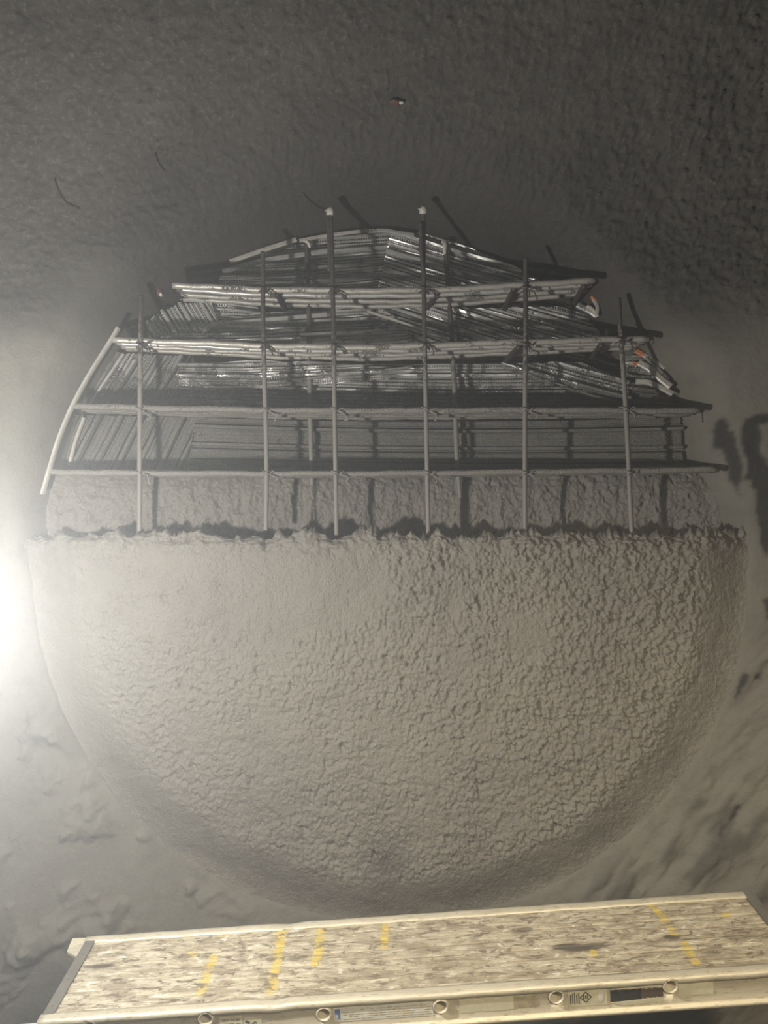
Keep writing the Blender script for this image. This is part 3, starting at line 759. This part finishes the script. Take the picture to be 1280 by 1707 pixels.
def fz(px, py): q = loc(px, py, 'front', SY); return q
a = fz(366, 1699); b = fz(404, 1700)
o = child(plate(a.x, b.x, -.076, a.z+.004, SY-.001), 'warning_label', M['label'], label='cream warning label with dark capitals')
text('NOT TO BE', Vector(((a.x+b.x)/2, SY-.0014, fz(385, 1700).z)), .0088, o)
text('STEPPED ON', Vector(((a.x+b.x)/2, SY-.0014, fz(385, 1707.5).z)), .0088, o)
a = fz(406, 1699); b = fz(436, 1698)
o = child(plate(a.x, b.x, -.076, a.z+.003, SY-.001), 'pictogram_label', M['label'], label='cream pictogram label beside the warning label')
mb = MB()
for (qx, qz, w, h, ro) in ((.010, -.008, .006, .0035, -.6), (.006, -.018, .005, .003, .2), (.022, -.016, .005, .003, .5), (.030, -.010, .004, .002, -.4)):
    cx_, cz_ = a.x+qx, a.z+qz; ca, sa = math.cos(ro), math.sin(ro); vs = [(cx_+ca*i*w-sa*j_*h, SY-.0016, cz_+sa*i*w+ca*j_*h) for i, j_ in ((-1, -1), (1, -1), (1, 1), (-1, 1))]
    mb.add(vs+[(v[0], v[1]+.0005, v[2]) for v in vs], [(0,1,2,3),(4,7,6,5)])
mb.build('pictogram', M['ink'], o, False, False)
a = fz(554, 1694); b = fz(722, 1678)
def slab(px0, px1, zt, zb, name, mat, label, jag=.0005, y=0.):
    x0 = fz(px0, 1680).x; x1 = fz(px1, 1680).x
    return child(plate(x0, x1, zb, zt, SY-.001-y, jag), name, M[mat], label=label)
wl = slab(555, 722, -.021, -.060, 'long_white_label', 'white', 'long worn white label with faint print')
x0 = fz(557, 1680).x
mb = MB(); mb.box(x0+.001, x0+.014, SY-.0022, SY-.001, -.038, -.024); mb.box(x0+.008, x0+.013, SY-.0022, SY-.001, -.052, -.036); mb.build('blue_mark', M['blue'], wl, False, False)
mb = MB()
for r_ in range(5):
    xx = x0+.022
    while xx < x0+.245:
        w = random.uniform(.006, .02)
        if random.random() < .8: mb.box(xx, xx+w, SY-.0020, SY-.001, -.0285-r_*.0062, -.0272-r_*.0062)
        xx += w+.004
mb.build('fine_print', M['tan'], wl, False, False)
slab(766, 856, -.020, -.060, 'torn_sticker', 'label', 'torn tan sticker with a curled edge', .002)
slab(856, 898, -.022, -.058, 'worn_sticker', 'tan', 'worn scraped sticker', .003)
em = slab(948, 1012, -.018, -.064, 'emblem_label', 'label', 'embossed plate with a diamond emblem', .0006)
xc = fz(977, 1680).x; zc_ = -.038; mb = MB()
def ringpoly(mb, cx_, cz_, ro, ri, n, rot, y):
    A = [(cx_+q*math.cos(rot+2*math.pi*k/n), cz_+q*math.sin(rot+2*math.pi*k/n)) for q in (ro, ri) for k in range(n)]
    mb.add([(p[0], y, p[1]) for p in A], [(k, (k+1) % n, n+(k+1) % n, n+k) for k in range(n)])
ringpoly(mb, xc, zc_, .0165, .0125, 4, 0, SY-.0022)
for k in range(3): mb.box(xc-.007+k*.005, xc-.004+k*.005, SY-.0022, SY-.001, zc_-.006+.002*(k % 2), zc_+.006-.002*(k % 2))
x0 = fz(950, 1680).x
for k in range(5): mb.box(x0+.001+k*.0055, x0+.0035+k*.0055, SY-.0022, SY-.001, -.055+.002*(k % 2), -.029+.003*(k % 3))
mb.build('diamond_emblem', M['ink'], em, False, False)
xo = fz(1001, 1680).x; mb = MB(); secs = []
mb.add([(xo+.0075*math.cos(q), SY-.0024, -.038+.0150*math.sin(q)) for q in [2*math.pi*k/20 for k in range(20)]], [tuple(range(20))])
mb.build('oval_mark', M['white'], em, False, False)
mb = MB(); xe = fz(1010, 1680).x; mb.box(xe, xe+.0025, SY-.003, SY, -.066, -.016); mb.build('plate_edge', M['label'], em, False, False)
slab(1018, 1070, -.024, -.058, 'black_label', 'black', 'scuffed black label', .001)
slab(1070, 1106, -.026, -.054, 'scuffed_grey_label', 'bore', 'grey scuffed half of the black label', .002)
slab(1020, 1104, -.017, -.024, 'tape_edge', 'label', None, .001, .001)
mb = MB(); xa = fz(1018, 1680).x; xb_ = fz(1094, 1680).x; xt = fz(1106, 1680).x
mb.add([(xa, SY-.003, -.058), (xb_, SY-.003, -.054), (xb_, SY-.003, -.050), (xt, SY-.003, -.0585), (xb_, SY-.003, -.068), (xb_, SY-.003, -.064), (xa+.03, SY-.003, -.068)], [(0, 6, 5, 4, 3, 2, 1)])
s = child(mb, 'peeled_arrow', M['label'], label='peeling pale sticker ending in an arrow point').modifiers.new('t', 'SOLIDIFY'); s.thickness = .0015
slab(1132, 1190, -.020, -.056, 'tan_sticker', 'label', 'blank dirty sticker at the right', .0015)
# scaffold trestles carrying the plank
for k, (x, lb) in enumerate(((.22, 'steel scaffold trestle under the left end of the plank'), (1.985, 'steel scaffold trestle under the right end of the plank'))):
    wp = [plank.matrix_world @ Vector((x, y, -.089-.0215)) for y in (-.06, .20, W_+.06)]
    base = Vector((wp[1].x, wp[1].y, 0))
    root = empty('scaffold_trestle', base, lb, 'scaffold frame', 'scaffold trestles')
    mb = MB(); mb.tube(wp, .0212, 14); mb.build('bearer', M['steel'], root, True)
    if k:
        w2 = Vector((wp[2].x+.02, 2.98, wp[2].z-.30)); mb = MB(); mb.tube([wp[2], w2], .018, 12); mb.build('wall_arm', M['steel'], root, True)
    for q, s in ((wp[0], -1), (wp[2], 1))[:1 if k else 2]:
        mb = MB(); mb.tube([q+Vector((0, -s*.015, -.01)), Vector((q.x, q.y+s*.10, .0))], .0212, 14); mb.build('leg', M['steel'], root, True)
    if k: continue
    m1 = [Vector((wp[0].x, wp[0].y-.04, .55)), Vector((wp[2].x, wp[2].y+.04, .55))]
    mb = MB(); mb.tube(m1, .016, 12); mb.build('brace', M['steel'], root, True)

# ---------------------------------------------------------------- work lamp out of frame on the left
LP = Vector((-.975, 1.5, H-.22))
lamp = empty('work_lamp', Vector((LP.x, LP.y, 0)), 'caged work lamp on a tripod stand, left of the opening', 'lamp')
mb = MB(); mb.tube([(LP.x, LP.y, .45), (LP.x, LP.y, LP.z-.13)], .014, 12); mb.build('pole', M['lamp'], lamp, True)
for k in range(3):
    a = k*2.094+.5; mb = MB(); mb.tube([(LP.x, LP.y, .75), (LP.x+.45*math.cos(a), LP.y+.45*math.sin(a), .01)], .010, 8); mb.build('leg', M['lamp'], lamp, True)
mb = MB(); mb.tube([(LP.x, LP.y, LP.z-.13), (LP.x, LP.y, LP.z-.09), (LP.x, LP.y, LP.z-.065)], [.022, .03, .022], 14); mb.build('socket', M['lamp'], lamp, True)
mb = MB()
for k in range(6):
    a = k*math.pi/3
    mb.tube(curve([(LP.x+q*math.cos(a), LP.y+q*math.sin(a), LP.z+h_) for q, h_ in ((.024, -.08), (.07, -.03), (.078, .03), (.045, .085), (.0, .10))], 4), .0015, 5)
mb.build('cage', M['wire'], lamp, True)
t = NT('bulb_glass'); t.t.nodes.remove(t.b); tr = t.n('BsdfTransparent'); em_ = t.n('Emission'); em_.inputs[1].default_value = 30; em_.inputs[0].default_value = (1, .93, .82, 1)
mx = t.n('MixShader'); mx.inputs[0].default_value = .06; t.l(tr.outputs[0], mx.inputs[1]); t.l(em_.outputs[0], mx.inputs[2]); t.l(mx.outputs[0], t.t.nodes['Material Output'].inputs[0])
bm = bmesh.new(); bmesh.ops.create_uvsphere(bm, u_segments=20, v_segments=12, radius=.048)
me = bpy.data.meshes.new('bulb'); bm.to_mesh(me); bm.free(); b_ = link('bulb', me, t.m, lamp, True, True); b_.location = LP
def light(name, typ, loc_, energy, col, **k):
    d = bpy.data.lights.new(name, typ); d.energy = energy; d.color = col
    for a, v in k.items(): setattr(d, a, v)
    o = bpy.data.objects.new(name, d); C.objects.link(o); o.location = loc_; return o
light('lamp_light', 'POINT', LP, 134, (1., .97, .92), shadow_soft_size=.035)
o = light('plank_fill_light', 'SPOT', (.85, -.40, H+.72), 330, (1., .84, .58), spot_size=math.radians(66), spot_blend=.95, shadow_soft_size=.12)  # added fill spot, unseen; warms plank and rail, cone spares the upper wall
o.rotation_euler = (Vector((.72, 2.2, H-1.55))-o.location).to_track_quat('-Z', 'Y').to_euler()

# ---------------------------------------------------------------- dust haze, camera, world
w = bpy.data.worlds.new('world'); bpy.context.scene.world = w; w.use_nodes = True
nt = w.node_tree; bg = nt.nodes['Background']; bg.inputs[0].default_value = (.9, .95, 1, 1); bg.inputs[1].default_value = .0
vs = nt.nodes.new('ShaderNodeVolumeScatter'); vs.inputs['Color'].default_value = (.93, .97, 1., 1)
vs.inputs['Density'].default_value = .070; vs.inputs['Anisotropy'].default_value = .55
nt.links.new(vs.outputs[0], nt.nodes['World Output'].inputs['Volume'])
cam = bpy.data.cameras.new('camera'); co = bpy.data.objects.new('camera', cam); C.objects.link(co)
co.location = (0, 0, H); co.rotation_euler = (math.pi/2, 0, 0)
cam.sensor_fit = 'VERTICAL'; cam.sensor_height = 36; cam.lens = 36*F/1707; cam.clip_start = .02
sc = bpy.context.scene; sc.camera = co
sc.view_settings.view_transform = 'Standard'; sc.view_settings.look = 'None'; sc.view_settings.gamma = 1; sc.view_settings.exposure = 0.0
sc.view_settings.use_curve_mapping = False
sc.cycles.use_denoising = True; sc.cycles.max_bounces = 5; sc.cycles.volume_bounces = 0
